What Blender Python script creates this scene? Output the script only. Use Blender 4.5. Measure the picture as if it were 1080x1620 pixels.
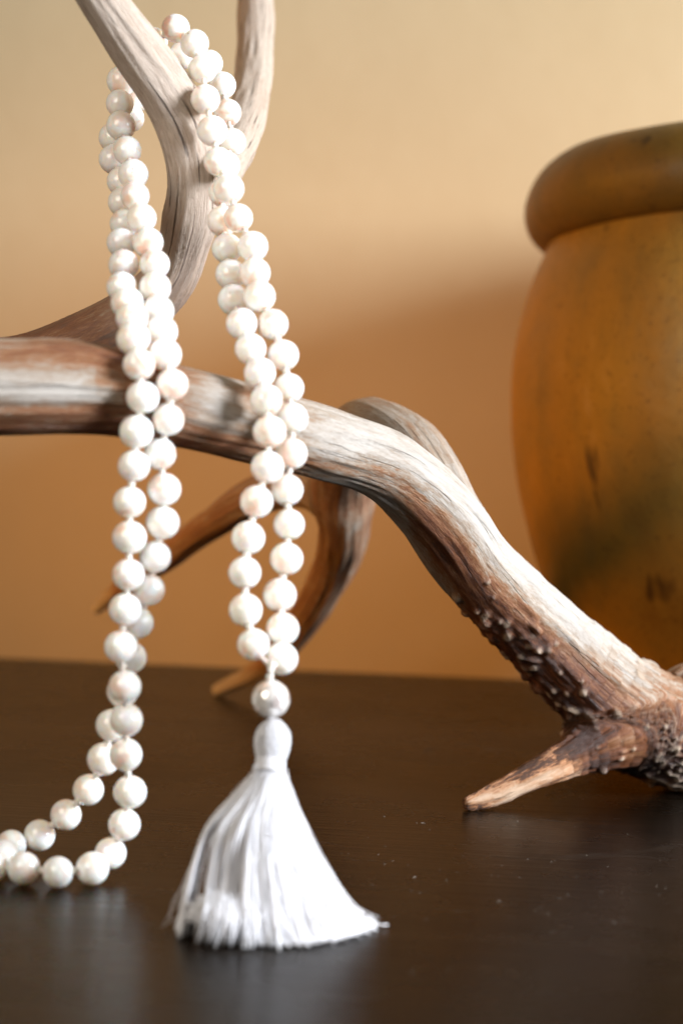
import bpy, bmesh, math, random
import numpy as np
from mathutils import Vector, Matrix, Quaternion

for o in list(bpy.data.objects):
    bpy.data.objects.remove(o)
scene = bpy.context.scene
COL = scene.collection

# ------------------------------------------------------------------ camera
cd = bpy.data.cameras.new('camera')
cam = bpy.data.objects.new('camera', cd)
COL.objects.link(cam)
cam.location = (0, 0, .114)
# looking slightly down, held a touch off level
cam.rotation_euler = (Matrix.Rotation(math.radians(90) - math.atan(110 / 3000), 3, 'X') @ Matrix.Rotation(math.radians(1.2), 3, 'Z')).to_euler()
cd.sensor_fit = 'VERTICAL'
cd.sensor_height = 36
cd.sensor_width = 24
cd.lens = 3000 / 1620 * 36
cd.clip_start = .01
cd.clip_end = 50
cd.dof.use_dof = True
cd.dof.focus_distance = .56
cd.dof.aperture_fstop = 9.2
scene.camera = cam

# ------------------------------------------------------------------ light
world = bpy.data.worlds.new('World')
scene.world = world
world.use_nodes = True
wb = world.node_tree.nodes['Background']
wb.inputs[0].default_value = (1.0, .72, .46, 1)
wb.inputs[1].default_value = .03


def area(name, loc, target, sx, sy, power, color):
    l = bpy.data.lights.new(name, 'AREA')
    l.shape = 'RECTANGLE'
    l.size, l.size_y = sx, sy
    l.energy = power
    l.color = color
    o = bpy.data.objects.new(name, l)
    o.location = loc
    o.rotation_euler = (Vector(target) - Vector(loc)).to_track_quat('-Z', 'Y').to_euler()
    COL.objects.link(o)
    return o


# a tall window to the right, a warm spot added at left to glow on the lower wall
area('window_light', (1.15, .16, .50), (0, .66, .14), .46, .54, 42, (.93, .98, 1.07))
sl = bpy.data.lights.new('wall_glow_spot', 'SPOT')
sl.energy = 31.0
sl.color = (1.0, .37, .01)
sl.spot_size = math.radians(34)
sl.spot_blend = 1.0
sl.shadow_soft_size = .14
so = bpy.data.objects.new('wall_glow_spot', sl)
so.location = (-.9, .45, .20)
so.rotation_euler = (Vector((.10, .93, .07)) - Vector(so.location)).to_track_quat('-Z', 'Y').to_euler()
COL.objects.link(so)
area('bead_fill', (-.31, .10, .34), (-.05, .50, .09), .28, .32, 1.65, (1.0, .91, .80))  # soft fill added close by at left to keep the beads white

vs = scene.view_settings
vs.view_transform = 'Standard'
vs.look = 'None'
vs.exposure = .25
vs.gamma = 1
vs.use_curve_mapping = False
scene.render.engine = 'CYCLES'
scene.cycles.use_denoising = True
scene.cycles.max_bounces = 8
scene.cycles.caustics_reflective = False
scene.cycles.caustics_refractive = False


# ------------------------------------------------------------------ helpers
def tag(o, label=None, cat=None, group=None, kind=None):
    if label: o['label'] = label
    if cat: o['category'] = cat
    if group: o['group'] = group
    if kind: o['kind'] = kind
    return o


def empty(name, loc):
    o = bpy.data.objects.new(name, None)
    o.location = loc
    o.empty_display_size = .02
    COL.objects.link(o)
    return o


def link(name, me, parent=None, mat=None, smooth=True):
    o = bpy.data.objects.new(name, me)
    COL.objects.link(o)
    if mat and not me.materials:
        me.materials.append(mat)
    if smooth:
        me.polygons.foreach_set('use_smooth', [True] * len(me.polygons))
    if parent:
        o.parent = parent
        o.matrix_parent_inverse = Matrix.Translation(-parent.matrix_basis.translation) if parent.type == 'EMPTY' else parent.matrix_basis.inverted()
    return o


class Node:
    """small wrapper for node trees"""
    def __init__(self, name):
        self.m = bpy.data.materials.new(name)
        self.m.use_nodes = True
        self.t = self.m.node_tree
        self.b = self.t.nodes['Principled BSDF']

    def new(self, typ, **kw):
        n = self.t.nodes.new(typ)
        for k, v in kw.items():
            setattr(n, k, v)
        return n

    def link(self, a, b):
        self.t.links.new(a, b)

    def set(self, n, **kw):
        for k, v in kw.items():
            n.inputs[k.replace('_', ' ')].default_value = v
        return n

    def noise(self, vec, scale, detail=4, rough=.55, dist=0):
        n = self.new('ShaderNodeTexNoise')
        self.set(n, Scale=scale, Detail=detail, Roughness=rough, Distortion=dist)
        if vec is not None: self.link(vec, n.inputs['Vector'])
        return n.outputs['Fac']

    def mapping(self, vec, scale=(1, 1, 1), loc=(0, 0, 0), rot=(0, 0, 0)):
        n = self.new('ShaderNodeMapping')
        n.inputs['Scale'].default_value = scale
        n.inputs['Location'].default_value = loc
        n.inputs['Rotation'].default_value = rot
        self.link(vec, n.inputs['Vector'])
        return n.outputs['Vector']

    def ramp(self, fac, stops, interp='LINEAR'):
        n = self.new('ShaderNodeValToRGB')
        n.color_ramp.interpolation = interp
        e = n.color_ramp.elements
        while len(e) < len(stops): e.new(.5)
        for el, (p, c) in zip(e, stops):
            el.position = p
            el.color = (*c, 1) if len(c) == 3 else c
        self.link(fac, n.inputs['Fac'])
        return n.outputs['Color']

    def math(self, op, a, b=None, c=None, clamp=False):
        n = self.new('ShaderNodeMath', operation=op, use_clamp=clamp)
        for i, v in enumerate((a, b, c)):
            if v is None: continue
            if isinstance(v, (int, float)): n.inputs[i].default_value = v
            else: self.link(v, n.inputs[i])
        return n.outputs[0]

    def mix(self, fac, a, b, mode='MIX'):
        n = self.new('ShaderNodeMix', data_type='RGBA', blend_type=mode)
        for sock, v in ((n.inputs[0], fac), (n.inputs[6], a), (n.inputs[7], b)):
            if isinstance(v, (int, float)): sock.default_value = v
            elif isinstance(v, tuple): sock.default_value = (*v, 1)
            else: self.link(v, sock)
        return n.outputs[2]

    def bump(self, height, strength, distance, normal=None):
        n = self.new('ShaderNodeBump')
        n.inputs['Strength'].default_value = strength
        n.inputs['Distance'].default_value = distance
        self.link(height, n.inputs['Height'])
        if normal is not None: self.link(normal, n.inputs['Normal'])
        return n.outputs['Normal']

    def coord(self, which='Object'):
        return self.new('ShaderNodeTexCoord').outputs[which]

    def attr(self, name, out='Fac'):
        return self.new('ShaderNodeAttribute', attribute_name=name).outputs[out]


# ------------------------------------------------------------------ materials
def mat_wall():
    k = Node('plaster_wall')
    v = k.coord()
    n1 = k.noise(v, 5, 3, .5)
    n2 = k.noise(v, 60, 5, .6)
    col = k.ramp(k.math('MULTIPLY_ADD', n2, .25, k.math('MULTIPLY', n1, .75)), [(.3, (.50, .382, .215)), (.7, (.545, .425, .25))])
    k.link(col, k.b.inputs['Base Color'])
    k.b.inputs['Roughness'].default_value = .5
    k.link(k.bump(k.noise(v, 45, 6, .6), .15, .002), k.b.inputs['Normal'])
    return k.m


def mat_table():
    k = Node('dark_stained_wood')
    v = k.coord()
    g = k.mapping(v, (3.0, 420, 3.0))
    g2 = k.mapping(v, (1.2, 60, 1.0))
    n1 = k.noise(g, 1.0, 5, .65, .4)
    n2 = k.noise(g2, 1.0, 4, .6, .8)
    f = k.math('ADD', k.math('MULTIPLY', n1, .5), k.math('MULTIPLY', n2, .5))
    col = k.ramp(f, [(.3, (.002, .0013, .0008)), (.55, (.0055, .0033, .0018)), (.75, (.013, .0078, .0042))])
    # rubbed marks and fine scratches
    sm = k.mapping(v, (14, 26, 1), (0, 0, 0), (0, 0, .35))
    w = k.noise(sm, 1.0, 6, .72, 1.6)
    scr = k.ramp(w, [(.61, (0, 0, 0)), (.72, (1, 1, 1))])
    col = k.mix(k.math('MULTIPLY', scr, .25), col, (.07, .058, .048))
    k.link(col, k.b.inputs['Base Color'])
    rn = k.noise(v, 22, 5, .65)
    r = k.math('MULTIPLY_ADD', rn, .14, .20)
    r = k.math('ADD', r, k.math('MULTIPLY', scr, .12))
    k.link(r, k.b.inputs['Roughness'])
    k.b.inputs['Specular IOR Level'].default_value = .085
    nb = k.bump(n1, .4, .0006)
    k.link(nb, k.b.inputs['Normal'])
    return k.m


def mat_pot(name='glazed_ochre_stoneware', dark=1.0):
    k = Node(name)
    v = k.coord()
    n1 = k.noise(v, 16, 5, .6, .6)
    st = k.mapping(v, (42, 42, 7))
    n2 = k.noise(st, 1.0, 5, .65, .5)
    n5 = k.noise(v, 70, 6, .7, .4)
    f = k.math('ADD', k.math('MULTIPLY', n1, .38), k.math('MULTIPLY', n2, .40))
    f = k.math('MULTIPLY_ADD', n5, .22, f)
    f = k.math('MULTIPLY_ADD', k.math('SUBTRACT', f, .5), 1.35, .5)
    col = k.ramp(f, [(.22, (.16, .074, .011)), (.42, (.26, .148, .025)), (.56, (.34, .175, .021)), (.74, (.44, .265, .080))])
    # dark drips running down the glaze
    dr = k.mapping(v, (60, 60, 9), (3.7, 1.3, .2))
    d = k.noise(dr, 1.0, 3, .5, .3)
    col = k.mix(k.ramp(d, [(.635, (0, 0, 0)), (.70, (.8, .8, .8))]), col, (.05, .024, .007))
    sp = k.noise(v, 420, 3, .6)
    col = k.mix(k.ramp(sp, [(.58, (0, 0, 0)), (.72, (.5, .5, .5))]), col, (.07, .032, .006))
    if dark < 1: col = k.mix(1.0, col, (dark, dark * .98, dark), 'MULTIPLY')
    k.link(col, k.b.inputs['Base Color'])
    k.link(k.math('MULTIPLY_ADD', n1, .3, .34), k.b.inputs['Roughness'])
    k.b.inputs['Specular IOR Level'].default_value = .35
    k.link(k.bump(k.noise(v, 38, 4, .55), .5, .0022), k.b.inputs['Normal'])
    return k.m


def mat_antler():
    k = Node('weathered_antler')
    g = k.attr('grain', 'Vector')           # millimetres round and along the tine
    stain_shade = k.attr('stain_shade')
    pearl = k.attr('pearl')
    dust = k.attr('weather')
    amber = k.attr('amber')
    long1 = k.mapping(g, (.55, .55, .085))
    long2 = k.mapping(g, (1.9, 1.9, .24))
    long3 = k.mapping(g, (4.2, 4.2, .55))
    blot = k.mapping(g, (.16, .16, .06))
    n1 = k.noise(long1, 1, 7, .74, .9)
    n2 = k.noise(long2, 1, 6, .76, .5)
    n3 = k.noise(long3, 1, 4, .65)
    n4 = k.noise(blot, 1, 4, .6, .6)
    e = k.math('ADD', k.math('MULTIPLY', k.math('SUBTRACT', n1, .5), 1.15), k.math('MULTIPLY', k.math('SUBTRACT', n2, .5), 1.0))
    e = k.math('ADD', e, k.math('MULTIPLY', k.math('SUBTRACT', n3, .5), .75))
    e = k.math('ADD', e, k.math('MULTIPLY', k.math('SUBTRACT', n4, .5), .8))
    amp = k.math('MULTIPLY_ADD', stain_shade, .95, .34)
    f = k.math('MULTIPLY_ADD', e, amp, stain_shade)
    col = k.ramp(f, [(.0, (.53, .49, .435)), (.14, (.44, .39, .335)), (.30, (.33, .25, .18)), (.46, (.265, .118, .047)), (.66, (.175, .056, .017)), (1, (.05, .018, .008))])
    # weathered grey-tan bone on the upper tines
    wcol = k.ramp(k.math('ADD', k.math('MULTIPLY', n1, .5), k.math('MULTIPLY', n2, .5)), [(.28, (.16, .095, .06)), (.40, (.42, .32, .245)), (.56, (.58, .48, .39)), (.8, (.68, .59, .50))])
    n6 = k.noise(k.mapping(g, (.34, .34, .17)), 1, 5, .7, 1.0)
    fa = k.math('MULTIPLY_ADD', k.math('SUBTRACT', n6, .5), 1.5, f)
    acol = k.ramp(fa, [(.0, (.70, .47, .30)), (.30, (.58, .30, .15)), (.48, (.42, .17, .06)), (.56, (.10, .040, .016)), (1, (.03, .013, .007))])
    col = k.mix(amber, col, acol)
    col = k.mix(dust, col, wcol)
    ck = k.mapping(g, (.9, .9, .030))
    crack = k.ramp(k.noise(ck, 1, 3, .5, .5), [(.315, (1, 1, 1)), (.36, (0, 0, 0))])
    col = k.mix(k.math('MULTIPLY', crack, k.math('MULTIPLY_ADD', dust, .55, .25)), col, (.045, .022, .012))
    col = k.mix(k.math('MULTIPLY', pearl, .8), col, (.50, .39, .28))
    k.link(col, k.b.inputs['Base Color'])
    k.link(k.math('MULTIPLY_ADD', n2, .25, .34), k.b.inputs['Roughness'])
    k.b.inputs['Specular IOR Level'].default_value = .42
    h = k.math('ADD', k.math('MULTIPLY', n2, .6), k.math('MULTIPLY', n3, .4))
    h = k.math('SUBTRACT', h, k.math('MULTIPLY', crack, .8))
    k.link(k.bump(h, .8, .0012), k.b.inputs['Normal'])
    return k.m


def mat_bead():
    k = Node('mother_of_pearl')
    inf = k.new('ShaderNodeObjectInfo').outputs['Random']
    v = k.coord()
    cmb = k.new('ShaderNodeCombineXYZ')
    k.link(k.math('MULTIPLY', inf, 37), cmb.inputs[0])
    k.link(k.math('MULTIPLY', inf, 91), cmb.inputs[1])
    add = k.new('ShaderNodeVectorMath', operation='ADD')
    k.link(v, add.inputs[0]); k.link(cmb.outputs[0], add.inputs[1])
    p = add.outputs[0]
    n1 = k.noise(p, .75, 2, .5, .8)
    n2 = k.noise(k.mapping(p, (.9, .9, 3.2)), 1.0, 3, .55, 1.2)
    base = k.ramp(n2, [(.3, (.91, .87, .75)), (.5, (.92, .90, .84)), (.7, (.91, .88, .86))])
    pk = k.ramp(n1, [(.47, (0, 0, 0)), (.64, (1, 1, 1))])
    amt = k.math('MULTIPLY', pk, k.math('MULTIPLY_ADD', k.math('FRACT', k.math('MULTIPLY', inf, 13.7)), .70, .22))
    col = k.mix(amt, base, (.82, .53, .42))
    n3 = k.noise(p, .9, 2, .5, .4)
    col = k.mix(k.math('MULTIPLY', k.ramp(n3, [(.55, (0, 0, 0)), (.75, (1, 1, 1))]), .5), col, (.74, .68, .76))
    pit = k.noise(p, 2.3, 1, .4)
    col = k.mix(k.ramp(pit, [(.775, (0, 0, 0)), (.80, (.8, .8, .8))]), col, (.45, .30, .22))
    k.link(col, k.b.inputs['Base Color'])
    b = k.b.inputs
    b['Roughness'].default_value = .16
    b['Subsurface Weight'].default_value = .9
    b['Subsurface Radius'].default_value = (1.0, .70, .55)
    b['Subsurface Scale'].default_value = .008
    b['Coat Weight'].default_value = .35
    b['Coat Roughness'].default_value = .08
    b['Sheen Weight'].default_value = .15
    return k.m


def mat_tile():
    k = Node('pearl_mosaic')
    inf = k.new('ShaderNodeObjectInfo').outputs['Random']
    col = k.ramp(inf, [(0, (.88, .84, .78)), (.25, (.66, .42, .28)), (.45, (.90, .88, .84)), (.62, (.52, .44, .40)), (.78, (.86, .68, .54)), (.9, (.90, .89, .90))], 'CONSTANT')
    n = k.noise(k.coord(), 2.5, 3, .6, 1)
    col = k.mix(k.math('MULTIPLY', n, .4), col, (.85, .80, .76))
    k.link(col, k.b.inputs['Base Color'])
    k.b.inputs['Metallic'].default_value = .3
    k.b.inputs['Roughness'].default_value = .16
    k.b.inputs['Coat Weight'].default_value = .6
    return k.m


def mat_thread():
    k = Node('white_cotton_thread')
    v = k.coord()
    n = k.noise(v, 900, 3, .6)
    k.link(k.ramp(n, [(.3, (.84, .835, .86)), (.7, (.91, .905, .93))]), k.b.inputs['Base Color'])
    b = k.b.inputs
    b['Roughness'].default_value = .62
    b['Sheen Weight'].default_value = .25
    b['Subsurface Weight'].default_value = .5
    b['Subsurface Radius'].default_value = (1, .95, .95)
    b['Subsurface Scale'].default_value = .002
    k.link(k.bump(n, .3, .0003), b['Normal'])
    return k.m


def mat_dust():
    k = Node('pale_dust')
    k.b.inputs['Base Color'].default_value = (.42, .37, .31, 1)
    k.b.inputs['Roughness'].default_value = .8
    return k.m


def mat_cord():
    k = Node('cream_silk_cord')
    n = k.noise(k.coord(), 1400, 2, .5)
    k.link(k.ramp(n, [(.3, (.72, .66, .58)), (.7, (.84, .79, .73))]), k.b.inputs['Base Color'])
    k.b.inputs['Roughness'].default_value = .5
    k.b.inputs['Subsurface Weight'].default_value = .2
    k.b.inputs['Subsurface Scale'].default_value = .001
    return k.m


M = dict(wall=mat_wall(), table=mat_table(), pot=mat_pot(), rim=mat_pot('glazed_brown_rim', .62), antler=mat_antler(), bead=mat_bead(), tile=mat_tile(),
         thread=mat_thread(), dust=mat_dust(), cord=mat_cord())


# ------------------------------------------------------------------ numpy helpers
def vnoise(P, seed=0):
    """smooth value noise, about -1..1"""
    P = np.asarray(P, float)
    i = np.floor(P).astype(np.int64)
    f = P - i
    f = f * f * (3 - 2 * f)
    def h(a, b, c):
        n = (a * 374761393 + b * 668265263 + c * 1274126177 + seed * 974634777) & 0x7fffffff
        n = ((n ^ (n >> 13)) * 1103515245 + 12345) & 0x7fffffff
        n = ((n ^ (n >> 15)) * 69069 + 7) & 0x7fffffff
        return n / 0x3fffffff - 1
    r = 0
    for dx in (0, 1):
        for dy in (0, 1):
            for dz in (0, 1):
                w = (f[:, 0] if dx else 1 - f[:, 0]) * (f[:, 1] if dy else 1 - f[:, 1]) * (f[:, 2] if dz else 1 - f[:, 2])
                r = r + w * h(i[:, 0] + dx, i[:, 1] + dy, i[:, 2] + dz)
    return r


def spline(P, step=None, n=None):
    """Hermite spline through rows of P, parametrised by arc length of the first three columns"""
    P = np.asarray(P, float)
    k = len(P)
    seg = np.r_[0, np.cumsum(np.linalg.norm(np.diff(P[:, :3], axis=0), axis=1))]
    if n is None: n = max(6, int(seg[-1] / step) + 1)
    t = np.linspace(0, seg[-1], n)
    m = np.gradient(P, seg, axis=0)
    i = np.clip(np.searchsorted(seg, t, side='right') - 1, 0, k - 2)
    hh = (seg[i + 1] - seg[i])[:, None]
    u = ((t - seg[i]) / (seg[i + 1] - seg[i]))[:, None]
    return (2*u**3 - 3*u**2 + 1)*P[i] + (u**3 - 2*u**2 + u)*hh*m[i] + (-2*u**3 + 3*u**2)*P[i+1] + (u**3 - u**2)*hh*m[i+1]


def frames(C):
    """parallel-transported frames along a polyline"""
    T = np.gradient(C, axis=0)
    T /= np.linalg.norm(T, axis=1)[:, None]
    a = np.array([0, 0, 1.]) if abs(T[0, 2]) < .9 else np.array([1., 0, 0])
    N = np.zeros_like(C)
    v = a - T[0] * (a @ T[0])
    for i in range(len(C)):
        v = v - T[i] * (v @ T[i])
        v /= np.linalg.norm(v)
        N[i] = v
    return T, N, np.cross(T, N)


def tube(C, R, sides, caps=True):
    """vertices and faces of a tube along C with radii R"""
    C = np.asarray(C, float)
    T, N, B = frames(C)
    a = np.linspace(0, 2 * np.pi, sides, endpoint=False)
    R = np.broadcast_to(np.asarray(R, float), (len(C),))
    V = C[:, None] + R[:, None, None] * (np.cos(a)[None, :, None] * N[:, None] + np.sin(a)[None, :, None] * B[:, None])
    V = V.reshape(-1, 3)
    n = len(C)
    i = np.arange(n - 1)[:, None] * sides
    j = np.arange(sides)[None]
    j2 = (j + 1) % sides
    Fq = np.stack([i + j, i + j2, i + sides + j2, i + sides + j], -1).reshape(-1, 4).tolist()
    if caps:
        Fq.append(list(range(sides))[::-1])
        Fq.append([(n - 1) * sides + q for q in range(sides)])
    return V, Fq


def mesh(name, V, Fc):
    me = bpy.data.meshes.new(name)
    me.from_pydata([tuple(v) for v in np.asarray(V).tolist()], [], Fc)
    me.update()
    return me


def merge(parts):
    V, Fc, k = [], [], 0
    for v, f in parts:
        V.append(v)
        Fc += [[q + k for q in g] for g in f]
        k += len(v)
    return np.concatenate(V), Fc


# ------------------------------------------------------------------ table and wall
W0 = Vector((-.1738, .9708, 0))
W1 = Vector((.1666, .9124, 0))
wd = (W1 - W0).normalized()
wn = Vector((wd.y, -wd.x, 0))                    # towards the camera
if wn.y > 0: wn = -wn
ang = math.atan2(wd.y, wd.x)
mid = (W0 + W1) / 2


def box(name, sx, sy, sz, mat, bevel=0):
    bm = bmesh.new()
    bmesh.ops.create_cube(bm, size=1, matrix=Matrix.Diagonal((sx, sy, sz, 1)))
    if bevel: bmesh.ops.bevel(bm, geom=bm.edges[:], offset=bevel, segments=3, affect='EDGES', profile=.6)
    me = bpy.data.meshes.new(name)
    bm.to_mesh(me); bm.free()
    return link(name, me, None, mat, False)


wall = box('wall', 3.2, .08, 2.2, M['wall'])
wall.location = mid - wn * .043 + Vector((0, 0, .75))
wall.rotation_euler.z = ang
tag(wall, 'plain tan plaster wall behind the table', kind='structure')

table = box('table_top', 2.6, 1.5, .03, M['table'], .002)
table.location = mid + wn * .75 + Vector((0, 0, -.015))
table.rotation_euler.z = ang
tag(table, 'dark brown wooden table top with fine scratches', kind='structure')

# ------------------------------------------------------------------ stoneware pot
PC = Vector((.1705, .797, 0))
PS = 1.06                                        # profile scale


def lathe(profile, seg, wob=0, seed=0):
    pr = np.asarray(profile)
    a = np.linspace(0, 2 * np.pi, seg, endpoint=False)
    X = pr[:, 0][:, None] * np.cos(a)[None]
    Y = pr[:, 0][:, None] * np.sin(a)[None]
    Z = np.repeat(pr[:, 1][:, None], seg, 1)
    V = np.stack([X, Y, Z], -1).reshape(-1, 3)
    if wob:
        nv = np.stack([X, Y, Z * 0], -1).reshape(-1, 3)
        nv /= np.maximum(np.linalg.norm(nv, axis=1), 1e-6)[:, None]
        V = V + nv * (vnoise(V * 22, seed) * wob + vnoise(V * 60, seed + 1) * wob * .35)[:, None]
    n = len(pr)
    i = np.arange(n - 1)[:, None] * seg
    j = np.arange(seg)[None]
    j2 = (j + 1) % seg
    Fc = np.stack([i + j, i + j2, i + seg + j2, i + seg + j], -1).reshape(-1, 4).tolist()
    return V, Fc


pot = empty('stoneware_pot', PC)
tag(pot, 'rounded glossy brown stoneware pot with a thick rolled rim, standing behind the antler', 'pot')
body_pts = np.array([(0, .0005), (.030, .0005), (.052, .001), (.0575, .005), (.063, .020), (.0715, .036), (.0805, .056), (.0880, .083), (.0930, .108),
                     (.0950, .132), (.0922, .160), (.0862, .182), (.0815, .193), (.079, .200), (.077, .207)])
prof = spline(np.c_[body_pts, np.zeros(len(body_pts))][:, [0, 2, 1]], n=70)[:, [0, 2]]
prof[:, 0] = np.maximum(prof[:, 0], 0)
inner = [(.071, .207), (.073, .195), (.080, .175), (.087, .135), (.083, .09), (.066, .03), (.03, .009), (0, .008)]
V, Fc = lathe(np.r_[prof, np.array(inner)] * np.array([PS, PS * .965]), 96, .0009, 3)
body = link('body', mesh('body', V + np.array(PC), Fc), pot, M['pot'])
# rolled rim, a little uneven as thrown by hand
t = np.linspace(0, 2 * np.pi, 33)
se = lambda q: np.sign(q) * np.abs(q) ** .86
rp = np.array([(.0765, .1955), (.0835, .1965), (.0888, .2015), (.0907, .2090), (.0888, .2170), (.0835, .2245), (.0760, .2290), (.0690, .2295), (.0650, .2250), (.0645, .2140), (.0675, .2030), (.0765, .1955)])
ring = spline(np.c_[rp[:, 0], np.zeros(len(rp)), rp[:, 1]], n=33)[:, [0, 2]]
V, Fc = lathe(ring * PS, 96, .0011, 8)
V[:, 2] += -.0085 + V[:, 1] * -.075 + vnoise(V * 25, 12) * .0008
rim = link('rim', mesh('rim', V + np.array(PC), Fc), pot, M['rim'])

# ------------------------------------------------------------------ antler
# rows of x, y, z, radius in millimetres along each branch
CH = {'beam': [
    (137.88, 640.87, 16.9, 12.88), (134.44, 639.9, 18.3, 18), (129.74, 637.93, 21.24, 20.94), (125.5, 635.93, 21.6, 21.3),
    (120.86, 633.94, 19.83, 19.53), (115.64, 630.97, 19.68, 18.17), (105.4, 627.07, 22.59, 17.22), (95.23, 623.28, 28.4, 16.28),
    (83.82, 617.6, 37.26, 15.09), (63.39, 608.28, 55.78, 13.42), (40.63, 589.07, 77.9, 12.19), (28.25, 572.65, 93.98, 11.46),
    (14.95, 556.07, 105.8, 10.19), (-4.81, 530.33, 113.37, 10.07), (-26.43, 502.52, 118.97, 10.37), (-40.57, 490.63, 122.13, 10.29),
    (-56.86, 482.75, 125.66, 10.93), (-70.31, 475.78, 126.62, 11.72), (-84.87, 468.76, 126.26, 12.01), (-104.48, 465.76, 126.07, 12.09),
    (-127.33, 475.79, 126.85, 11.72), (-147.17, 505.86, 128.09, 11.45), (-155.2, 545.94, 129.64, 11.26), (-147.12, 570.99, 130.68, 10.83),
    (-129.92, 579.02, 131.12, 10.4), (-112.2, 577.05, 132, 9.79)],
'stem': [
    (-112.2, 577.05, 132, 9.79), (-94.35, 573.19, 136.04, 8.96), (-78.54, 568.43, 142.59, 8.5), (-61.89, 561.74, 151.14, 8.03),
    (-50.3, 555.16, 162.7, 7.56), (-45.75, 548.6, 174.9, 6.92), (-44.11, 543.97, 185.18, 7.03), (-44.55, 540.34, 195.37, 7.52),
    (-47.64, 536.71, 205.35, 7.82), (-52.11, 531.96, 212.31, 7.57), (-57, 527.19, 218.76, 7.32), (-62.08, 520.43, 225.31, 6.71),
    (-67.22, 512.67, 231.92, 6.27), (-72.75, 502.93, 239.41, 5.64), (-78.5, 491.19, 246.76, 4.54), (-83.26, 480.42, 253.11, 2.85),
    (-85.73, 473.54, 256.44, 0.94)],
'rear': [
    (-44.9, 548.7, 177.65, 5.46), (-41.59, 569.06, 187.06, 6.41), (-36.76, 603.71, 204.19, 6.6), (-34.21, 644.55, 226.3, 6.61),
    (-34.46, 685.5, 251.49, 6.57), (-35.96, 716.52, 278.84, 6.63), (-38.65, 737.51, 305.34, 5.84), (-42.11, 748.42, 330.09, 3.45),
    (-43.92, 753.98, 345.17, 1.24)],
'back': [
    (35.17, 591.54, 90.68, 8.68), (28.7, 601.96, 101.77, 10.43), (19.76, 618.34, 111.95, 11.95), (8.06, 645.52, 116.32, 12.9),
    (1.8, 670.3, 110.02, 12.28), (0.5, 689.87, 97.92, 10.81), (1.19, 699.49, 87.21, 9.8), (-0.86, 728.88, 70.21, 8.76),
    (-9.38, 758.16, 50, 7.35), (-20.47, 787.5, 31.45, 6.06), (-36.47, 821.85, 12.91, 4.4), (-53.23, 841.45, 2.84, 2.54)],
'left': [
    (1.06, 694.7, 93.19, 8.34), (-9.52, 699.85, 97.01, 7.93), (-20.3, 709.84, 96.55, 7.34), (-33.7, 719.68, 91.95, 7.2),
    (-48.91, 734.33, 82.13, 6.61), (-65.12, 753.92, 70.63, 5.79), (-82.63, 778.45, 57.44, 4.68), (-103.06, 807.86, 40.87, 2.16)],
'brow': [
    (99.2, 621.1, 23.56, 13.31), (88.29, 613.99, 20.67, 11.11), (77.85, 606.82, 16.05, 6.91), (68.52, 600.68, 12.4, 5.03),
    (57.68, 595.51, 7.84, 4.19), (47.48, 591.36, 3.78, 3.17), (41.77, 588.27, 2.27, 1.97)]}
STEP = .004
fine = {}
for k_, rows in CH.items():
    f_ = spline(np.array(rows) / 1000, step=STEP)
    f_[:, 3] = np.maximum(f_[:, 3], .0008)
    T_, N_, B_ = frames(f_[:, :3])
    s_ = np.r_[0, np.cumsum(np.linalg.norm(np.diff(f_[:, :3], axis=0), axis=1))]
    fine[k_] = dict(p=f_[:, :3], r=f_[:, 3], T=T_, N=N_, B=B_, s=s_)
KEYS = list(fine)


def tubes_for_remesh():
    parts = []
    for k_ in KEYS:
        f_ = fine[k_]
        V, Fc = tube(f_['p'], f_['r'], 20)
        parts.append((V, Fc))
        for e in (0, -1):                         # round ends
            bm = bmesh.new()
            bmesh.ops.create_icosphere(bm, subdivisions=2, radius=f_['r'][e])
            vv = np.array([v.co[:] for v in bm.verts]) + f_['p'][e]
            parts.append((vv, [[v.index for v in q.verts] for q in bm.faces]))
            bm.free()
    return merge(parts)


V, Fc = tubes_for_remesh()
raw = bpy.data.objects.new('antler_raw', mesh('antler_raw', V, Fc))
COL.objects.link(raw)
md = raw.modifiers.new('remesh', 'REMESH')
md.mode = 'VOXEL'
md.voxel_size = .00070
dg = bpy.context.evaluated_depsgraph_get()
me_r = bpy.data.meshes.new_from_object(raw.evaluated_get(dg))
bpy.data.objects.remove(raw)
nv = len(me_r.vertices)
P = np.empty(nv * 3); me_r.vertices.foreach_get('co', P); P = P.reshape(-1, 3)
FA = np.empty(len(me_r.polygons) * 4, dtype=np.int64)
assert all(len(p.vertices) == 4 for p in me_r.polygons)
me_r.polygons.foreach_get('vertices', FA); FA = FA.reshape(-1, 4)
bpy.data.meshes.remove(me_r)

SA = np.concatenate([fine[k_]['p'][:-1] for k_ in KEYS]); SB = np.concatenate([fine[k_]['p'][1:] for k_ in KEYS])
RA = np.concatenate([fine[k_]['r'][:-1] for k_ in KEYS]); RB = np.concatenate([fine[k_]['r'][1:] for k_ in KEYS])
SC = np.concatenate([np.full(len(fine[k_]['p']) - 1, i) for i, k_ in enumerate(KEYS)])
SI = np.concatenate([np.arange(len(fine[k_]['p']) - 1) for k_ in KEYS])
KB = .0026


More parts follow.
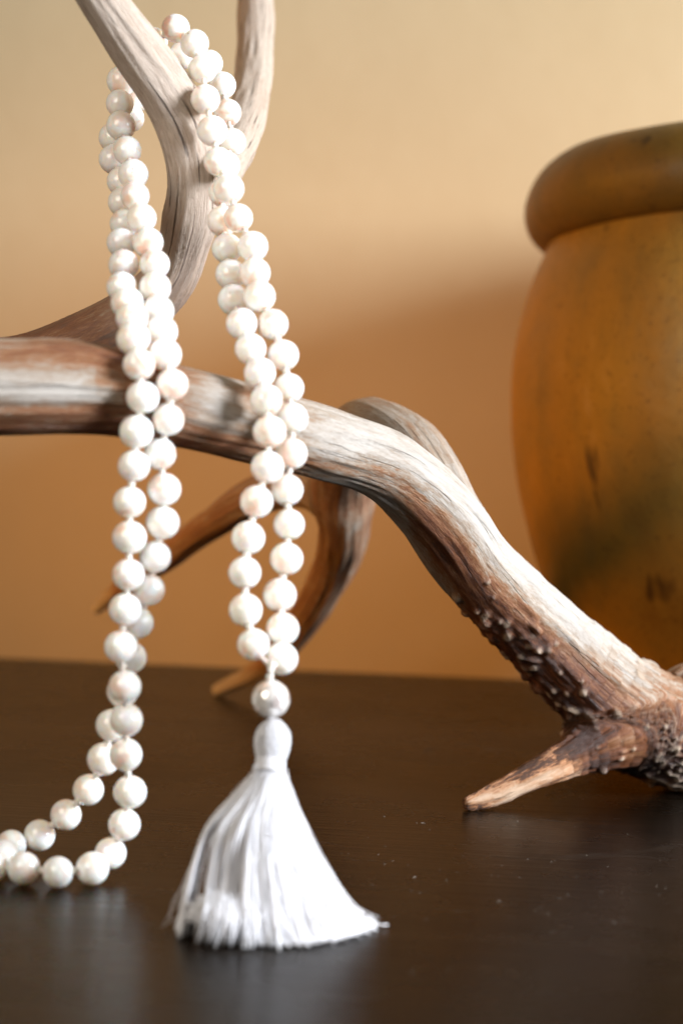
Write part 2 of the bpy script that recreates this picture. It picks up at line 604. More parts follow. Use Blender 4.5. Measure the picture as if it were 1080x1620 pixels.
def field(P):
    """smooth union of the branches: value, gradient, per-branch weight, nearest segment and position on it"""
    n = len(P)
    val = np.empty(n); grad = np.empty((n, 3)); W = np.zeros((n, len(KEYS)))
    seg = np.zeros((n, len(KEYS)), dtype=np.int64); tt = np.zeros((n, len(KEYS)))
    cell = np.floor(P / .02).astype(np.int64)
    key = (cell[:, 0] + 500) * 1000000 + (cell[:, 1] + 500) * 1000 + cell[:, 2] + 500
    order = np.argsort(key, kind='stable')
    ks = key[order]
    cuts = np.r_[0, np.where(np.diff(ks))[0] + 1, n]
    mids = (SA + SB) / 2
    for a, b in zip(cuts[:-1], cuts[1:]):
        idx = order[a:b]
        p = P[idx]
        c0 = p.mean(0)
        near = np.where(np.linalg.norm(mids - c0, axis=1) < .058)[0]
        sa, ab = SA[near], SB[near] - SA[near]
        d = p[:, None] - sa
        t = np.clip((d * ab).sum(2) / (ab * ab).sum(1), 0, 1)
        q = d - t[..., None] * ab
        L = np.linalg.norm(q, axis=2)
        dist = L - (RA[near] + t * (RB[near] - RA[near]))
        ds, gs = [], []
        for ci in range(len(KEYS)):
            m = np.where(SC[near] == ci)[0]
            if len(m) == 0:
                ds.append(np.full(len(p), 1.)); gs.append(np.zeros((len(p), 3))); continue
            w = dist[:, m].argmin(1); rows = np.arange(len(p)); mm = m[w]
            ds.append(dist[rows, mm]); gs.append(q[rows, mm] / np.maximum(L[rows, mm], 1e-9)[:, None])
            seg[idx, ci] = SI[near[mm]]; tt[idx, ci] = t[rows, mm]
        ds = np.array(ds).T; gs = np.stack(gs, 1)
        mn = ds.min(1)
        e = np.exp(-(ds - mn[:, None]) / KB)
        S = e.sum(1)
        val[idx] = mn - KB * np.log(S)
        w = e / S[:, None]
        grad[idx] = (w[..., None] * gs).sum(1)
        W[idx] = w
    return val, grad, W, seg, tt


for _ in range(4):
    val, grad, W, seg, tt = field(P)
    gl = np.maximum((grad ** 2).sum(1), .2)
    P = P - np.clip(val / gl, -.003, .003)[:, None] * grad


def vert_normals(P):
    a = P[FA[:, 2]] - P[FA[:, 0]]; b = P[FA[:, 3]] - P[FA[:, 1]]
    n = np.cross(a, b)
    out = np.zeros_like(P)
    for c in range(4):
        for x in range(3):
            out[:, x] += np.bincount(FA[:, c], n[:, x], len(P))
    return out / np.maximum(np.linalg.norm(out, axis=1), 1e-12)[:, None]


EU = np.concatenate([FA[:, [0, 1]], FA[:, [1, 2]], FA[:, [2, 3]], FA[:, [3, 0]]])
DEG = np.bincount(EU.ravel(), minlength=nv).astype(float)


def laplace(X):
    out = np.zeros_like(X)
    for x in range(X.shape[1]):
        out[:, x] = np.bincount(EU[:, 0], X[EU[:, 1], x], nv) + np.bincount(EU[:, 1], X[EU[:, 0], x], nv)
    return out / DEG[:, None]


for _ in range(6):
    P = P + .5 * (laplace(P) - P)
val, grad, W, seg, tt = field(P)
P = P - val[:, None] * grad
NRM = vert_normals(P)

# coordinates round and along each branch, blended where branches meet
G = np.zeros((nv, 3)); SS = np.zeros(nv)
own = W.argmax(1)
for ci, k_ in enumerate(KEYS):
    f_ = fine[k_]
    i = seg[:, ci]; t = tt[:, ci]
    s = f_['s'][i] + t * (f_['s'][i + 1] - f_['s'][i])
    N = f_['N'][i] * (1 - t)[:, None] + f_['N'][i + 1] * t[:, None]
    B = f_['B'][i] * (1 - t)[:, None] + f_['B'][i + 1] * t[:, None]
    rv = P - (f_['p'][i] * (1 - t)[:, None] + f_['p'][i + 1] * t[:, None])
    a, b = (rv * N).sum(1), (rv * B).sum(1)
    l = np.maximum(np.hypot(a, b), 1e-6)
    rad = np.median(f_['r'])
    g = np.stack([a / l * rad * 1000 + 40 * ci, b / l * rad * 1000 + 17 * ci, s * 1000], 1)
    w = W[:, ci] ** 7 / (W ** 7).sum(1)
    G += w[:, None] * g
    SS = np.where(own == ci, s, SS)

# brown pigment and wear, with the paler lit top partly painted light: table along the beam (rows) and across it from the underside to the top (columns)
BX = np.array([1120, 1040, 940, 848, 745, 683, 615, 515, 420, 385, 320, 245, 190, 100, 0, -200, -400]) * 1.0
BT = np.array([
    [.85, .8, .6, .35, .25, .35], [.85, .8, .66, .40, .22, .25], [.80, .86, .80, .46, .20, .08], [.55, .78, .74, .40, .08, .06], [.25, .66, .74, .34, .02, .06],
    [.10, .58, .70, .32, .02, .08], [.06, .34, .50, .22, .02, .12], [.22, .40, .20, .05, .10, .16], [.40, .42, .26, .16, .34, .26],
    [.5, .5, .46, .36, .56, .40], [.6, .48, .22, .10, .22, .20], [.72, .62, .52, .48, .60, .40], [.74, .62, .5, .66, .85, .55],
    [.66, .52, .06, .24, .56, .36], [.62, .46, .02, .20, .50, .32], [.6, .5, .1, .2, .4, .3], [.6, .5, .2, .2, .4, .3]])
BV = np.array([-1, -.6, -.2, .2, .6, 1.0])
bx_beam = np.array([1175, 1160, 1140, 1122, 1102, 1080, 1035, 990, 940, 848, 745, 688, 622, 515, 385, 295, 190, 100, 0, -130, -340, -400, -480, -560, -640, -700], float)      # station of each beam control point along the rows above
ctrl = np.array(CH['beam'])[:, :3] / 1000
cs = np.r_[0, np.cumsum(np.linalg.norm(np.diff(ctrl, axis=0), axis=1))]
amber = np.zeros(nv); stain_shade = np.zeros(nv); weather = np.zeros(nv); pearl = np.zeros(nv)
view_up = np.array([0, .037, .999])
for ci, k_ in enumerate(KEYS):
    f_ = fine[k_]
    L = f_['s'][-1]
    i = seg[:, ci]; t = tt[:, ci]
    s = f_['s'][i] + t * (f_['s'][i + 1] - f_['s'][i])
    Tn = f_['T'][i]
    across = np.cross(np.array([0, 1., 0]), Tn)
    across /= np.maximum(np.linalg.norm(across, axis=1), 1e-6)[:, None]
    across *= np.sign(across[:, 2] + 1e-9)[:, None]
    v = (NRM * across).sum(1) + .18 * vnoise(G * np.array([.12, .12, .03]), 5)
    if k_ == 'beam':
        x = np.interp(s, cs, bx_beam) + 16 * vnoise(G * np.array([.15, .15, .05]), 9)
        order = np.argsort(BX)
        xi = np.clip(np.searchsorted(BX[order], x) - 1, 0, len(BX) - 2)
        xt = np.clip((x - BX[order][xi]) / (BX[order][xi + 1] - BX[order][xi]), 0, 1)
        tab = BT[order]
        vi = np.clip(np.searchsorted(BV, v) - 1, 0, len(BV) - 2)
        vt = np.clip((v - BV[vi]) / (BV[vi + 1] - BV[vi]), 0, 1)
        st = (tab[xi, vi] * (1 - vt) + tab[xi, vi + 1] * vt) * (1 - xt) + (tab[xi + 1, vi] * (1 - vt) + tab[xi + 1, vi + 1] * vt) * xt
        we = np.zeros(nv)
    elif k_ == 'brow':
        st = np.interp(s / L, [0, .35, .5, .8, 1], [.85, .75, .34, .20, .22]) + .16 * (v > .35) + .50 * vnoise(G * np.array([.3, .3, .09]), 3)
        we = np.full(nv, .0)
    elif k_ in ('stem', 'rear'):
        st = (np.interp(s / L, [0, .25, .5], [.60, .55, .2]) if k_ == 'stem' else np.full(nv, .2)) + .2 * (v < -.3)  # stem root browner: its unlit shade is painted into the colour
        we = np.interp(s / L, [0, .22, .36, .5], [.05, .15, .7, 1]) if k_ == 'stem' else np.full(nv, .9)
    else:
        st = np.interp(s / L, [0, .35, .85, 1], [.18, .50, .45, .05]) + .1 * vnoise(G * np.array([.2, .2, .04]), 6)
        we = np.full(nv, .15)
    w = W[:, ci] ** 2 / (W ** 2).sum(1)
    stain_shade += w * st
    weather += w * we
    if k_ == 'brow': amber += w * .9 * np.clip((s / L - .36 + .05 * vnoise(G * .25, 77)) / .16, 0, 1)

# relief: long gutters, lumps, and the pearls that crowd round the burr
relief = .00042 * vnoise(G * np.array([.55, .55, .028]), 21) + .00034 * vnoise(G * np.array([1.1, 1.1, .06]), 22) + .00045 * vnoise(P * 60, 23)
ib, ir = KEYS.index('beam'), KEYS.index('brow')
sb = fine['beam']['s'][seg[:, ib]] + tt[:, ib] * STEP
wbm = W[:, ib] ** 2 / (W ** 2).sum(1)
wbr = W[:, ir] ** 2 / (W ** 2).sum(1)
near_burr = np.interp(sb, [0, .05, .095, .135], [1, 1, .55, 0]) * (wbm + wbr * .65)
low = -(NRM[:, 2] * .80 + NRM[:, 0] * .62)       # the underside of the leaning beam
crest = vnoise(G * np.array([.42, .42, .075]), 31)
foot = np.interp(sb, [0, .045, .075], [1, .8, 0]) * wbm
pearl = np.maximum(pearl, foot * np.clip((.16 - np.abs(crest)) * 7, 0, .85))
relief += foot * .0011 * np.clip(1 - np.abs(crest) * 3.2, 0, 1)
relief += near_burr * (.0012 * np.abs(vnoise(G * np.array([.5, .5, .10]), 31)) + .0005 * vnoise(G * np.array([.9, .9, .3]), 32))
rng = np.random.default_rng(11)
prob = near_burr * np.clip(.35 + low, 0, 1) * (own != KEYS.index('brow')) + .25 * near_burr * (own == KEYS.index('brow')) * (SS < .028)
prob = np.where(prob > 0, prob, 0)
cent = rng.choice(nv, 620, replace=False, p=prob / prob.sum())
taken = []
for c in cent:
    if any(np.linalg.norm(P[c] - P[q]) < rng.uniform(.0014, .0034) for q in taken): continue
    taken.append(c)
    rad = rng.uniform(.0006, .0014); el = rng.choice([1.0, 1.3, 1.7, 2.4], p=[.40, .30, .2, .10])
    hgt = rng.uniform(.0008, .0017) * (rad / .0015)
    d = P - P[c]
    m = np.where((d ** 2).sum(1) < (rad * el * 2.2) ** 2)[0]
    ax = fine[KEYS[own[c]]]['T'][seg[c, own[c]]] + rng.normal(0, .6, 3)
    ax -= NRM[c] * (ax @ NRM[c]); ax /= np.linalg.norm(ax)
    al = d[m] @ ax; pe = np.linalg.norm(d[m] - al[:, None] * ax, axis=1)
    e = np.sqrt((al / el) ** 2 + pe ** 2) / rad
    dome = np.clip(1 - (e / 1.5) ** 2, 0, 1) ** 1.3
    relief[m] = relief[m] + hgt * dome
    pearl[m] = np.maximum(pearl[m], np.clip((dome - .42) * 3.0, 0, 1) * rng.choice([.1, .3, .7, 1.0]))
stain_shade += near_burr * np.clip(low + .25, 0, 1) * .34 * (1 - pearl) + foot * .2
thin = np.interp(np.concatenate([[0]]), [0, 1], [0, 1])
P = P + NRM * relief[:, None]
lowz = P[:, 2] < .0002
P[lowz, 2] = .0002
NRM = vert_normals(P)

antler = empty('antler', (0, .6, 0))
tag(antler, 'large forked deer antler, brown and ivory, leaning across the dark table', 'antler')
PART = {'beam': ('beam', 'thick main beam, brown streaked with ivory, knobbly at its foot'), 'stem': ('tine', 'weathered grey tine with long cracks'),
        'rear': ('tine', 'pale blurred tine rising behind the necklace'), 'back': ('tine', 'long dark tine arching back and down to the table'),
        'left': ('tine', 'thin dark tine pointing left behind the beads'), 'brow': ('brow_tine', 'short orange-brown tine touching the table')}
fo = np.array([np.bincount(own[f], minlength=len(KEYS)).argmax() for f in FA]) if len(FA) < 1000 else None
if fo is None:
    cnt = np.stack([(own[FA] == i).sum(1) for i in range(len(KEYS))], 1)
    fo = cnt.argmax(1)
for ci, k_ in enumerate(KEYS):
    fs = FA[fo == ci]
    ids = np.unique(fs)
    remap = np.full(nv, -1); remap[ids] = np.arange(len(ids))
    me = bpy.data.meshes.new(PART[k_][0])
    me.vertices.add(len(ids)); me.vertices.foreach_set('co', P[ids].ravel())
    me.loops.add(fs.size); me.loops.foreach_set('vertex_index', remap[fs].ravel().astype(np.int32))
    me.polygons.add(len(fs)); me.polygons.foreach_set('loop_start', (np.arange(len(fs)) * 4).astype(np.int32))
    me.polygons.foreach_set('loop_total', np.full(len(fs), 4, dtype=np.int32))
    me.update(calc_edges=True)
    for nm, arr in (('stain_shade', stain_shade), ('pearl', pearl), ('weather', weather), ('amber', amber)):
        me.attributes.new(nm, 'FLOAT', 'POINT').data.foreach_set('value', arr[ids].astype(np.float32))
    me.attributes.new('grain', 'FLOAT_VECTOR', 'POINT').data.foreach_set('vector', G[ids].astype(np.float32).ravel())
    ob = link(PART[k_][0], me, antler, M['antler'])
    me.normals_split_custom_set_from_vertices(NRM[ids].tolist())
    ob['label'] = PART[k_][1]

# ------------------------------------------------------------------ bead necklace
# centre and radius of every bead, in millimetres, in the order in which they are strung
BD = np.array([
    (-14.04, 467.41, 60.24, 4.06), (-14.05, 471.75, 67.21, 4.11), (-15.13, 475.62, 75.33, 4.28), (-13.62, 477.48, 84.4, 4.2),
    (-13.24, 480.7, 92.89, 3.98), (-13.97, 483.31, 101.63, 4.13), (-13.1, 486.11, 110.82, 4.07), (-13.21, 489.19, 119.91, 4.15),
    (-14.31, 493.75, 127.83, 3.98), (-16.08, 497.45, 136.49, 4.15), (-19.1, 500.91, 144.68, 4.15), (-22.81, 502.68, 152.08, 4.28),
    (-24.43, 507.83, 158.66, 4.16), (-25.32, 512.89, 166.22, 4.18), (-29.52, 515.35, 174.04, 3.98), (-32.45, 518.78, 182.26, 4.28),
    (-35.74, 522.14, 190.12, 3.98), (-37.67, 525.19, 198.91, 4.24), (-39.95, 527.99, 208, 4.1), (-41.15, 532.54, 217.19, 4.04),
    (-43.92, 536.81, 225.01, 4.06), (-49.74, 541.45, 230.12, 4.06), (-56.57, 547.56, 227.53, 4.17), (-63.37, 550.9, 222.49, 4.12),
    (-65.3, 545.87, 215.89, 4.28), (-65.14, 541.5, 208.66, 3.98), (-64.16, 536.47, 201.61, 4.13), (-61.8, 532.44, 194.16, 4.04),
    (-59.31, 526.1, 186.72, 4.21), (-58.15, 521.38, 180.11, 3.98), (-55.63, 514.98, 173.45, 4.09), (-53.27, 510.57, 166.41, 4.15),
    (-50.8, 504.73, 160.17, 3.98), (-50.05, 499.23, 153.48, 4.23), (-48.54, 493.55, 147.05, 4.15), (-46.96, 486.46, 141.31, 4.23),
    (-45.24, 478.7, 135.1, 4.23), (-42.82, 473.87, 127.53, 4.03), (-43.71, 473.86, 118.77, 4.05), (-45.7, 474.83, 110.2, 4.11),
    (-44.48, 475.23, 101.35, 4.21), (-44.83, 476.17, 92.95, 4.22), (-46.64, 476.83, 84.23, 4.06), (-48.17, 478.39, 75.84, 4.07),
    (-50.97, 479.77, 67.25, 4.05), (-52.77, 480.73, 58.25, 4.07), (-54.91, 482.47, 49.25, 4.11), (-57.83, 485.13, 40.19, 4.12),
    (-60.24, 488.76, 30.7, 4.28), (-64.6, 492.97, 21.84, 4.08), (-70.89, 496.91, 14.35, 4.1), (-78.24, 499.9, 8.15, 4.18),
    (-85, 495.59, 6.27, 4.03), (-85.65, 487.52, 5.4, 4.09), (-87.04, 478.88, 4.13, 4.13), (-78.59, 477.41, 4.32, 4.21),
    (-69.63, 475.41, 3.99, 3.99), (-61.43, 479.2, 4.27, 4.27), (-57.74, 486.34, 6.7, 4.09), (-53.97, 483.52, 14.81, 4.15),
    (-52.38, 481.09, 23.72, 4.22), (-53.38, 478.43, 33.71, 4.2), (-53.13, 476.35, 42.88, 4.24), (-53.27, 473.47, 51.74, 4.15),
    (-54.47, 472.75, 61.82, 4.13), (-53.48, 472.4, 71.22, 4.16), (-52.61, 470.42, 80.08, 4.03), (-52.46, 470.51, 89.36, 4.26),
    (-52.55, 470, 98.1, 4.05), (-51.59, 469.82, 107.13, 4), (-51.1, 469.76, 115.59, 4.28), (-49.68, 469.76, 124.14, 4.12),
    (-50.9, 471.09, 132.2, 4.01), (-53.05, 476.85, 138.86, 4.28), (-54.16, 482.98, 144.5, 4.1), (-56.37, 491.03, 148.81, 4.24),
    (-58.68, 498.56, 153.49, 4.04), (-59.23, 506.66, 160.01, 4.1), (-60.75, 513.79, 166.59, 3.98), (-61, 521.67, 172.58, 3.98),
    (-62.44, 528.65, 179.28, 4.03), (-63.51, 534.79, 185.85, 4.12), (-66.53, 540.35, 192.78, 4.21), (-67.3, 545.81, 199.69, 4.28),
    (-63.13, 551.2, 206.25, 4.02), (-62.33, 556.17, 212.97, 4.23), (-54.97, 555.1, 219.31, 4.07), (-48.32, 552.6, 225.03, 4.11),
    (-41.08, 555.83, 223.3, 3.98), (-36.86, 551.33, 216.24, 3.98), (-34.94, 546.31, 207.54, 4.05), (-33.17, 540.75, 198.34, 4.01),
    (-34.46, 534.79, 190.86, 4.13), (-34.61, 528.54, 182.46, 4.06), (-34.29, 523.1, 173.99, 4.26), (-32.62, 518.21, 166.1, 4.15),
    (-31.14, 512.88, 158.63, 4.15), (-29.89, 507.45, 151.43, 4.25), (-27.15, 498.57, 144.57, 4.18), (-24.51, 493.5, 137.77, 4.13),
    (-21.72, 488.69, 131.42, 4.12), (-19.75, 483.61, 124.37, 4.12), (-18.63, 479.57, 116.33, 4.24), (-18.86, 477.77, 107.4, 4.21),
    (-21.37, 475.71, 98.7, 4.17), (-23.17, 473.75, 89.7, 4.21), (-23.71, 470.32, 81.17, 4.07), (-23.2, 468.36, 72.06, 4.18),
    (-21, 465.49, 63.86, 3.98)]) / 1000
GURU = np.array([-16.32, 461.0, 51.03]) / 1000
GR = .00470
neck = empty('bead_necklace', (GURU[0], GURU[1], 0))
tag(neck, 'long necklace of white mother-of-pearl beads with a white tassel, looped over the antler', 'necklace')

bm = bmesh.new()
bmesh.ops.create_uvsphere(bm, u_segments=28, v_segments=18, radius=1)
for v in bm.verts:                                 # drilled ends
    rr = math.hypot(v.co.x, v.co.y)
    if rr < .30: v.co.z *= .86 + .14 * (rr / .30) ** 2
bead_me = bpy.data.meshes.new('bead')
bm.to_mesh(bead_me); bm.free()
bead_me.polygons.foreach_set('use_smooth', [True] * len(bead_me.polygons))
bead_me.materials.append(M['bead'])

# knots: an overhand knot seen as three crossing lumps
def knot_mesh(seed):
    rg = np.random.default_rng(seed)
    u = np.linspace(0, 2 * np.pi * 1.6, 34)
    C = np.c_[np.cos(u) * .40, np.sin(u) * .40, np.linspace(-.38, .38, 34) + .12 * np.sin(u * 1.5 + rg.uniform(0, 6))]
    a = tube(C, .34, 7)
    b = tube(np.array([(0, 0, -1.2), (.05, 0, -.4), (0, .05, .4), (0, 0, 1.2)]), .30, 7)
    me = mesh('knot', *merge([a, b]))
    me.polygons.foreach_set('use_smooth', [True] * len(me.polygons))
    me.materials.append(M['cord'])
    return me


KN = [knot_mesh(i) for i in range(4)]
rnd = random.Random(5)
path = [Vector(p[:3]) for p in BD]
PINV = Matrix.Translation(-neck.matrix_basis.translation)


def child(name, me, mat):
    o = bpy.data.objects.new(name, me)
    COL.objects.link(o)
    o.parent = neck
    o.matrix_parent_inverse = PINV
    o.matrix_basis = mat
    return o


for i, p in enumerate(path):
    a = path[i - 1] if i else Vector(GURU) + Vector((0, 0, GR))
    b = path[i + 1] if i < len(path) - 1 else Vector(GURU) + Vector((0, 0, GR))
    tan = (b - a).normalized()
    q = tan.to_track_quat('Z', 'Y') @ Quaternion((0, 0, 1), rnd.uniform(0, 6.28))
    r = BD[i, 3]
    child('bead', bead_me, Matrix.Translation(p) @ q.to_matrix().to_4x4() @ Matrix.Diagonal((r, r * rnd.uniform(.985, 1.015), r * rnd.uniform(.97, 1.0), 1)))

ends = [(path[i], path[i + 1], BD[i, 3], BD[i + 1, 3]) for i in range(len(path) - 1)]
for i, (a, b, ra, rb) in enumerate(ends):
    d = (b - a); L = d.length; d.normalize()
    c = a + d * (ra + (L - ra - rb) / 2)
    q = d.to_track_quat('Z', 'Y') @ Quaternion((0, 0, 1), rnd.uniform(0, 6.28))
    s = rnd.uniform(.00112, .00140)
    child('knot', KN[i % 4], Matrix.Translation(c) @ q.to_matrix().to_4x4() @ Matrix.Diagonal((s, s, s * 1.05, 1)))

cord_pts = [np.array(p) for p in path]
gtop = GURU + np.array([0, .000, GR])
cv = []
cv.append(tube(np.array(cord_pts), .00058, 7))
junction = gtop + np.array([-.0002, 0, .0030])
for e in (cord_pts[0], cord_pts[-1]):
    cv.append(tube(spline(np.array([e, (e + junction) / 2 + np.array([0, 0, -.0004]), junction, gtop]), n=14), .00055, 7))
cord = link('cord', mesh('cord', *merge(cv)), neck, M['cord'])
for k_, (off, s) in enumerate(((.0006, .0013), (.0026, .0012), (.0042, .0009))):
    child('knot', KN[k_], Matrix.Translation(Vector(gtop) + Vector((-.0003 + .0002 * k_, -.0002, off))) @ Quaternion((1, .3, 0), .5 * k_).to_matrix().to_4x4() @ Matrix.Diagonal((s, s, s, 1)))

# larger mosaic bead: a core set with shell tiles
core = bmesh.new()
bmesh.ops.create_icosphere(core, subdivisions=3, radius=GR * .985)
cme = bpy.data.meshes.new('mosaic_bead'); core.to_mesh(cme); core.free()
cme.transform(Matrix.Translation(Vector(GURU)))
guru = link('mosaic_bead', cme, neck, M['bead'])
guru['label'] = 'larger bead set with shimmering shell tiles'
rg = np.random.default_rng(2)
npt = 26
kk = np.arange(npt) + .5
ph = np.arccos(1 - 2 * kk / npt); th = np.pi * (1 + 5 ** .5) * kk
Q = np.c_[np.cos(th) * np.sin(ph), np.sin(th) * np.sin(ph), np.cos(ph)] + rg.normal(0, .05, (npt, 3))
Q /= np.linalg.norm(Q, axis=1)[:, None]
for it in range(npt):
    n = Q[it]
    d2 = np.argsort(-(Q @ n))[1:9]
    a = np.cross(n, [0, 0, 1.]) if abs(n[2]) < .9 else np.cross(n, [1., 0, 0])
    a /= np.linalg.norm(a); b = np.cross(n, a)
    poly = []
    for u in np.linspace(0, 2 * np.pi, 16, endpoint=False):     # cell of this tile on the sphere
        dr = np.cos(u) * a + np.sin(u) * b
        lim = min([(1 - Q[j] @ n) / max(1e-6, (Q[j] - n) @ dr + 0.0) if (Q[j] - n) @ dr > 1e-6 else 9 for j in d2])
        lim = min(lim, .62) * .985
        pt = n + dr * lim
        poly.append(pt / np.linalg.norm(pt))
    poly = np.array(poly)
    tilt = rg.normal(0, .02, 2)
    lift = 1 + ((poly - n) @ a) * tilt[0] + ((poly - n) @ b) * tilt[1]
    flat = np.sum(poly * n, 1)
    top = poly * (GR * lift)[:, None]
    mid_ = n * GR * 1.0
    inner_ring = (poly * .55 + n * .45); inner_ring = inner_ring / np.linalg.norm(inner_ring, axis=1)[:, None] * (GR * (1 + (lift - 1) * .55))[:, None]
    bot = poly * GR * .97
    VV = np.r_[bot, top, inner_ring, mid_[None], top] + GURU
    m16 = 16
    FF = []
    for x in range(m16):
        y = (x + 1) % m16
        FF += [[x, y, 3 * m16 + 1 + y, 3 * m16 + 1 + x], [m16 + x, m16 + y, 2 * m16 + y, 2 * m16 + x], [2 * m16 + x, 2 * m16 + y, 3 * m16]]
    tm = mesh('tile', VV, FF)
    to = bpy.data.objects.new('tile', tm)
    COL.objects.link(to)
    tm.materials.append(M['tile'])
    tm.polygons.foreach_set('use_smooth', [True] * len(tm.polygons))
    to.parent = guru
    to.matrix_parent_inverse = (neck.matrix_basis @ guru.matrix_parent_inverse @ guru.matrix_basis).inverted()

# tassel
HEAD = np.array([-15.6, 456.2, 40.4]) / 1000
TOPK = GURU + np.array([.0002, -.0010, -GR - .0008])
NECKP = np.array([-15.9, 453.9, 34.8]) / 1000
ax = (HEAD - NECKP); ax /= np.linalg.norm(ax)
parts = []
hx = np.cross(ax, [0, 1, 0]); hx /= np.linalg.norm(hx); hy = np.cross(ax, hx)
hl = np.linspace(-1.25, 1.42, 24)
hr = np.interp(hl, [-1.25, -.9, -.5, -.1, .3, .7, 1.0, 1.25, 1.42], [2.8, 3.0, 3.6, 4.0, 4.15, 3.85, 3.05, 1.9, 1.0]) / 1000
hc = HEAD + ax * (hl * .0046)[:, None]
parts.append(tube(hc, hr, 30))
rg = np.random.default_rng(8)
for i in range(130):
    u = 2 * np.pi * i / 130 + rg.normal(0, .05)
    tw = rg.normal(0, .22)
    pts = []
    for h, rr_, c in zip(hl, hr, hc):
        uu = u + tw * h
        pts.append(c + (np.cos(uu) * hx + np.sin(uu) * hy) * (rr_ + .00012 + .0001 * rg.random()))
    pts = np.array(pts)
    parts.append(tube(np.r_[pts, [NECKP + (np.cos(u) * hx + np.sin(u) * hy) * .0031]][::1], .00018, 5))
tas_root = bpy.data.objects.new('tassel', mesh('tassel', *merge(parts)))
COL.objects.link(tas_root)
tas_root.data.materials.append(M['thread'])
tas_root.data.polygons.foreach_set('use_smooth', [True] * len(tas_root.data.polygons))
tas_root.parent = neck
tas_root.matrix_parent_inverse = PINV
tas_root['label'] = 'white thread tassel with a round bound head and flared skirt'


def sub(name, me, mat):
    o = bpy.data.objects.new(name, me)
    COL.objects.link(o)
    me.materials.append(mat)
    me.polygons.foreach_set('use_smooth', [True] * len(me.polygons))
    o.parent = tas_root
    o.matrix_parent_inverse = (neck.matrix_basis @ tas_root.matrix_parent_inverse @ tas_root.matrix_basis).inverted()
    return o


# binding round the neck, with its small knot
coil = []
u = np.linspace(0, 2 * np.pi * 4, 150)
cpos = NECKP + ax * (np.linspace(.0022, -.0008, 150))[:, None] + (np.cos(u)[:, None] * hx + np.sin(u)[:, None] * hy) * .0034
coil.append(tube(cpos, .00036, 6))
sub('binding', mesh('binding', *merge(coil)), M['thread'])
kb = KN[1].copy(); kb.materials.clear()
kb.transform(Matrix.Translation(Vector(NECKP + np.array([-.0034, -.0016, .0006]))) @ Matrix.Rotation(.7, 4, 'X') @ Matrix.Diagonal((.0010, .0010, .0010, 1)))
sub('knot', kb, M['thread'])
kt = KN[2].copy(); kt.materials.clear()
kt.transform(Matrix.Translation(Vector(TOPK)) @ Matrix.Diagonal((.0012, .0012, .0010, 1)))
sub('knot', kt, M['thread'])

# skirt threads
ZL = np.array([35.0, 30.0, 24.0, 11.0, 4.0, .5])
XL = np.array([-18.9, -23.0, -28.2, -32.6, -33.5, -33.8])
XR = np.array([-12.8, -10.9, -8.8, -2.4, 1.8, 5.2])
YC = np.array([453.9, 452.0, 449.2, 443.4, 440.6, 439.6])
YD = np.array([3.6, 6.2, 8.8, 12.4, 14.0, 15.0])
threads = []
nT = 2600
for i in range(nT):
    if i < 1900:                                      # outer skin
        an = rg.uniform(0, 2 * np.pi); rad = rg.uniform(.93, 1.0)
    else:
        an = rg.uniform(0, 2 * np.pi); rad = math.sqrt(rg.uniform(0, .8))
    u_, w_ = math.cos(an) * rad, math.sin(an) * rad
    lock = u_ < -.80 and w_ < .3
    swirl = rg.normal(0, .07)
    ends_ = rg.uniform(0, 1)
    pts = []
    jit = rg.normal(0, .5, 2)
    for l in range(6):
        uu = u_ + swirl * l * .35
        ww = w_ + swirl * .4 * l
        x = XL[l] + (XR[l] - XL[l]) * (uu + 1) / 2
        y = YC[l] + ww * YD[l]
        f = l / 5
        x += jit[0] * f * 1.4 + rg.normal(0, .22) * (l > 0); y += jit[1] * f * 1.4 + rg.normal(0, .22) * (l > 0)
        z = ZL[l]
        if lock and l >= 2: x = x * .3 + (XL[l] - 1.2) * .7
        if not lock and u_ < -.5 and l >= 3: x = max(x, XL[l] + 3.6 + rg.normal(0, .3))
        if not lock and -.80 < u_ < -.08 and w_ < -.1:      # the puffed fold low on the front left
            if l == 3: y += 3.2; z += 1.4 * math.sin(u_ * 6)
            if l == 4: y -= 2.6 + 1.2 * math.sin(u_ * 9); z += 1.2; x += 1.0
            if l == 5: y += .8
        pts.append((x, y, z))
    pts = np.array(pts)
    # last bit turns and lies on the table
    out = pts[-1] - np.array([-14.0, 440, pts[-1][2]])
    out /= max(1e-6, np.linalg.norm(out))
    if u_ > .35: pts = np.r_[pts, [pts[-1] + out * rg.uniform(.3, 1.6) + np.array([0, 0, rg.uniform(-.05, .9)])]]
    C = spline(pts / 1000, n=22)
    C += np.c_[vnoise(C * 260 + i * 3.1, 1), vnoise(C * 260 + i * 7.7, 2), np.zeros(len(C))] * .00025 * np.linspace(0, 1, 22)[:, None]
    R_ = np.full(22, rg.uniform(.00015, .00022))
    C[:, 2] = np.maximum(C[:, 2], R_ + .0002)
    threads.append(tube(C, R_, 6))
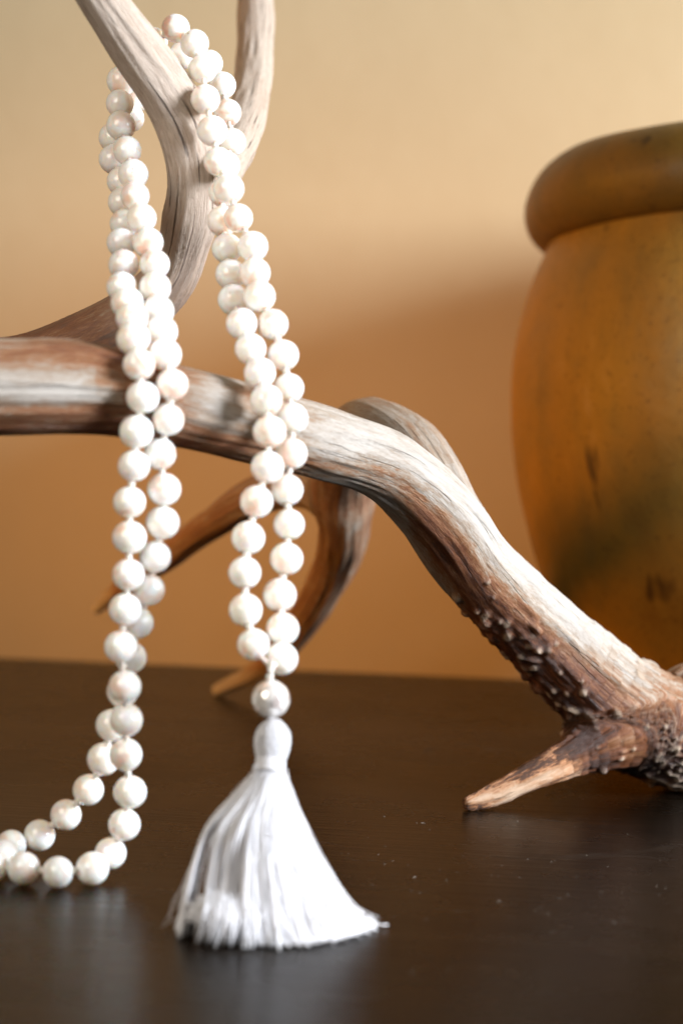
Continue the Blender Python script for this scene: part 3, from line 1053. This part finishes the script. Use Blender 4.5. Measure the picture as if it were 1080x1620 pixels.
# the fluffy folded clump low on the front left
PCN = np.array([-24.5, 431.5, 5.2]) / 1000
PRD = np.array([8.0, 6.0, 5.0]) / 1000
for i in range(420):
    w_ = rg.uniform(-1, 1)
    rr_ = math.sqrt(max(0, 1 - w_ * w_)) * rg.uniform(.80, 1.04)
    a_ = np.linspace(rg.uniform(1.9, 2.6), rg.uniform(-.75, -.2), 14) + rg.normal(0, .05)
    sw = w_ + rg.normal(0, .16) * np.linspace(-1, 1, 14)
    C = PCN + np.c_[sw * PRD[0], -np.cos(a_) * rr_ * PRD[1], np.sin(a_) * rr_ * PRD[2]]
    C += np.c_[vnoise(C * 380 + i * 3.3, 4), vnoise(C * 380 + i * 5.1, 5), vnoise(C * 380 + i * 2.2, 6)] * .0003
    C[:, 2] = np.maximum(C[:, 2], .0004)
    threads.append(tube(C, rg.uniform(.00013, .00020), 5))
# stray hairs that have worked loose
for i in range(46):
    an = rg.uniform(0, 2 * np.pi)
    pts = []
    for l in range(6):
        uu = math.cos(an) * (1.0 + .05 * l) + rg.normal(0, .04); ww = math.sin(an) * (1.0 + .05 * l)
        pts.append((XL[l] + (XR[l] - XL[l]) * (uu + 1) / 2 + rg.normal(0, .5), YC[l] + ww * YD[l] + rg.normal(0, .5), ZL[l] + rg.uniform(0, 1.5) * (l > 3)))
    C = spline(np.array(pts) / 1000, n=20)
    C[:, 2] = np.maximum(C[:, 2], .0003)
    threads.append(tube(C, .00008, 4))
sk = sub('skirt_threads', mesh('skirt_threads', *merge(threads)), M['thread'])
sk['kind'] = 'stuff'

# ------------------------------------------------------------------ dust flecks on the table
rg = np.random.default_rng(21)
fl = []
for i in range(110):
    x = rg.uniform(-.14, .15); y = rg.uniform(.40, .66)
    if rg.random() < .45:
        x = rg.normal(.035, .03); y = rg.normal(.50, .035)
    big = rg.random() < .06
    n_ = 5
    L_ = rg.uniform(.00008, .00022) if not big else rg.uniform(.0003, .0009)
    w_ = rg.uniform(.00006, .00016)
    a = rg.uniform(0, np.pi) if not big else rg.normal(0, .5)
    cx, sx = math.cos(a), math.sin(a)
    t_ = np.linspace(0, 2 * np.pi, n_, endpoint=False)
    bx, by = np.cos(t_) * L_, np.sin(t_) * w_
    ring0 = np.c_[x + bx * cx - by * sx, y + bx * sx + by * cx, np.full(n_, .00002)]
    topv = np.array([[x, y, rg.uniform(.00006, .00016)]])
    fl.append((np.r_[ring0, topv], [[q, (q + 1) % n_, n_] for q in range(n_)]))
dust = link('dust', mesh('dust', *merge(fl)), None, M['dust'], False)
tag(dust, 'tiny pale dust flecks scattered over the dark table top', 'dust', kind='stuff')
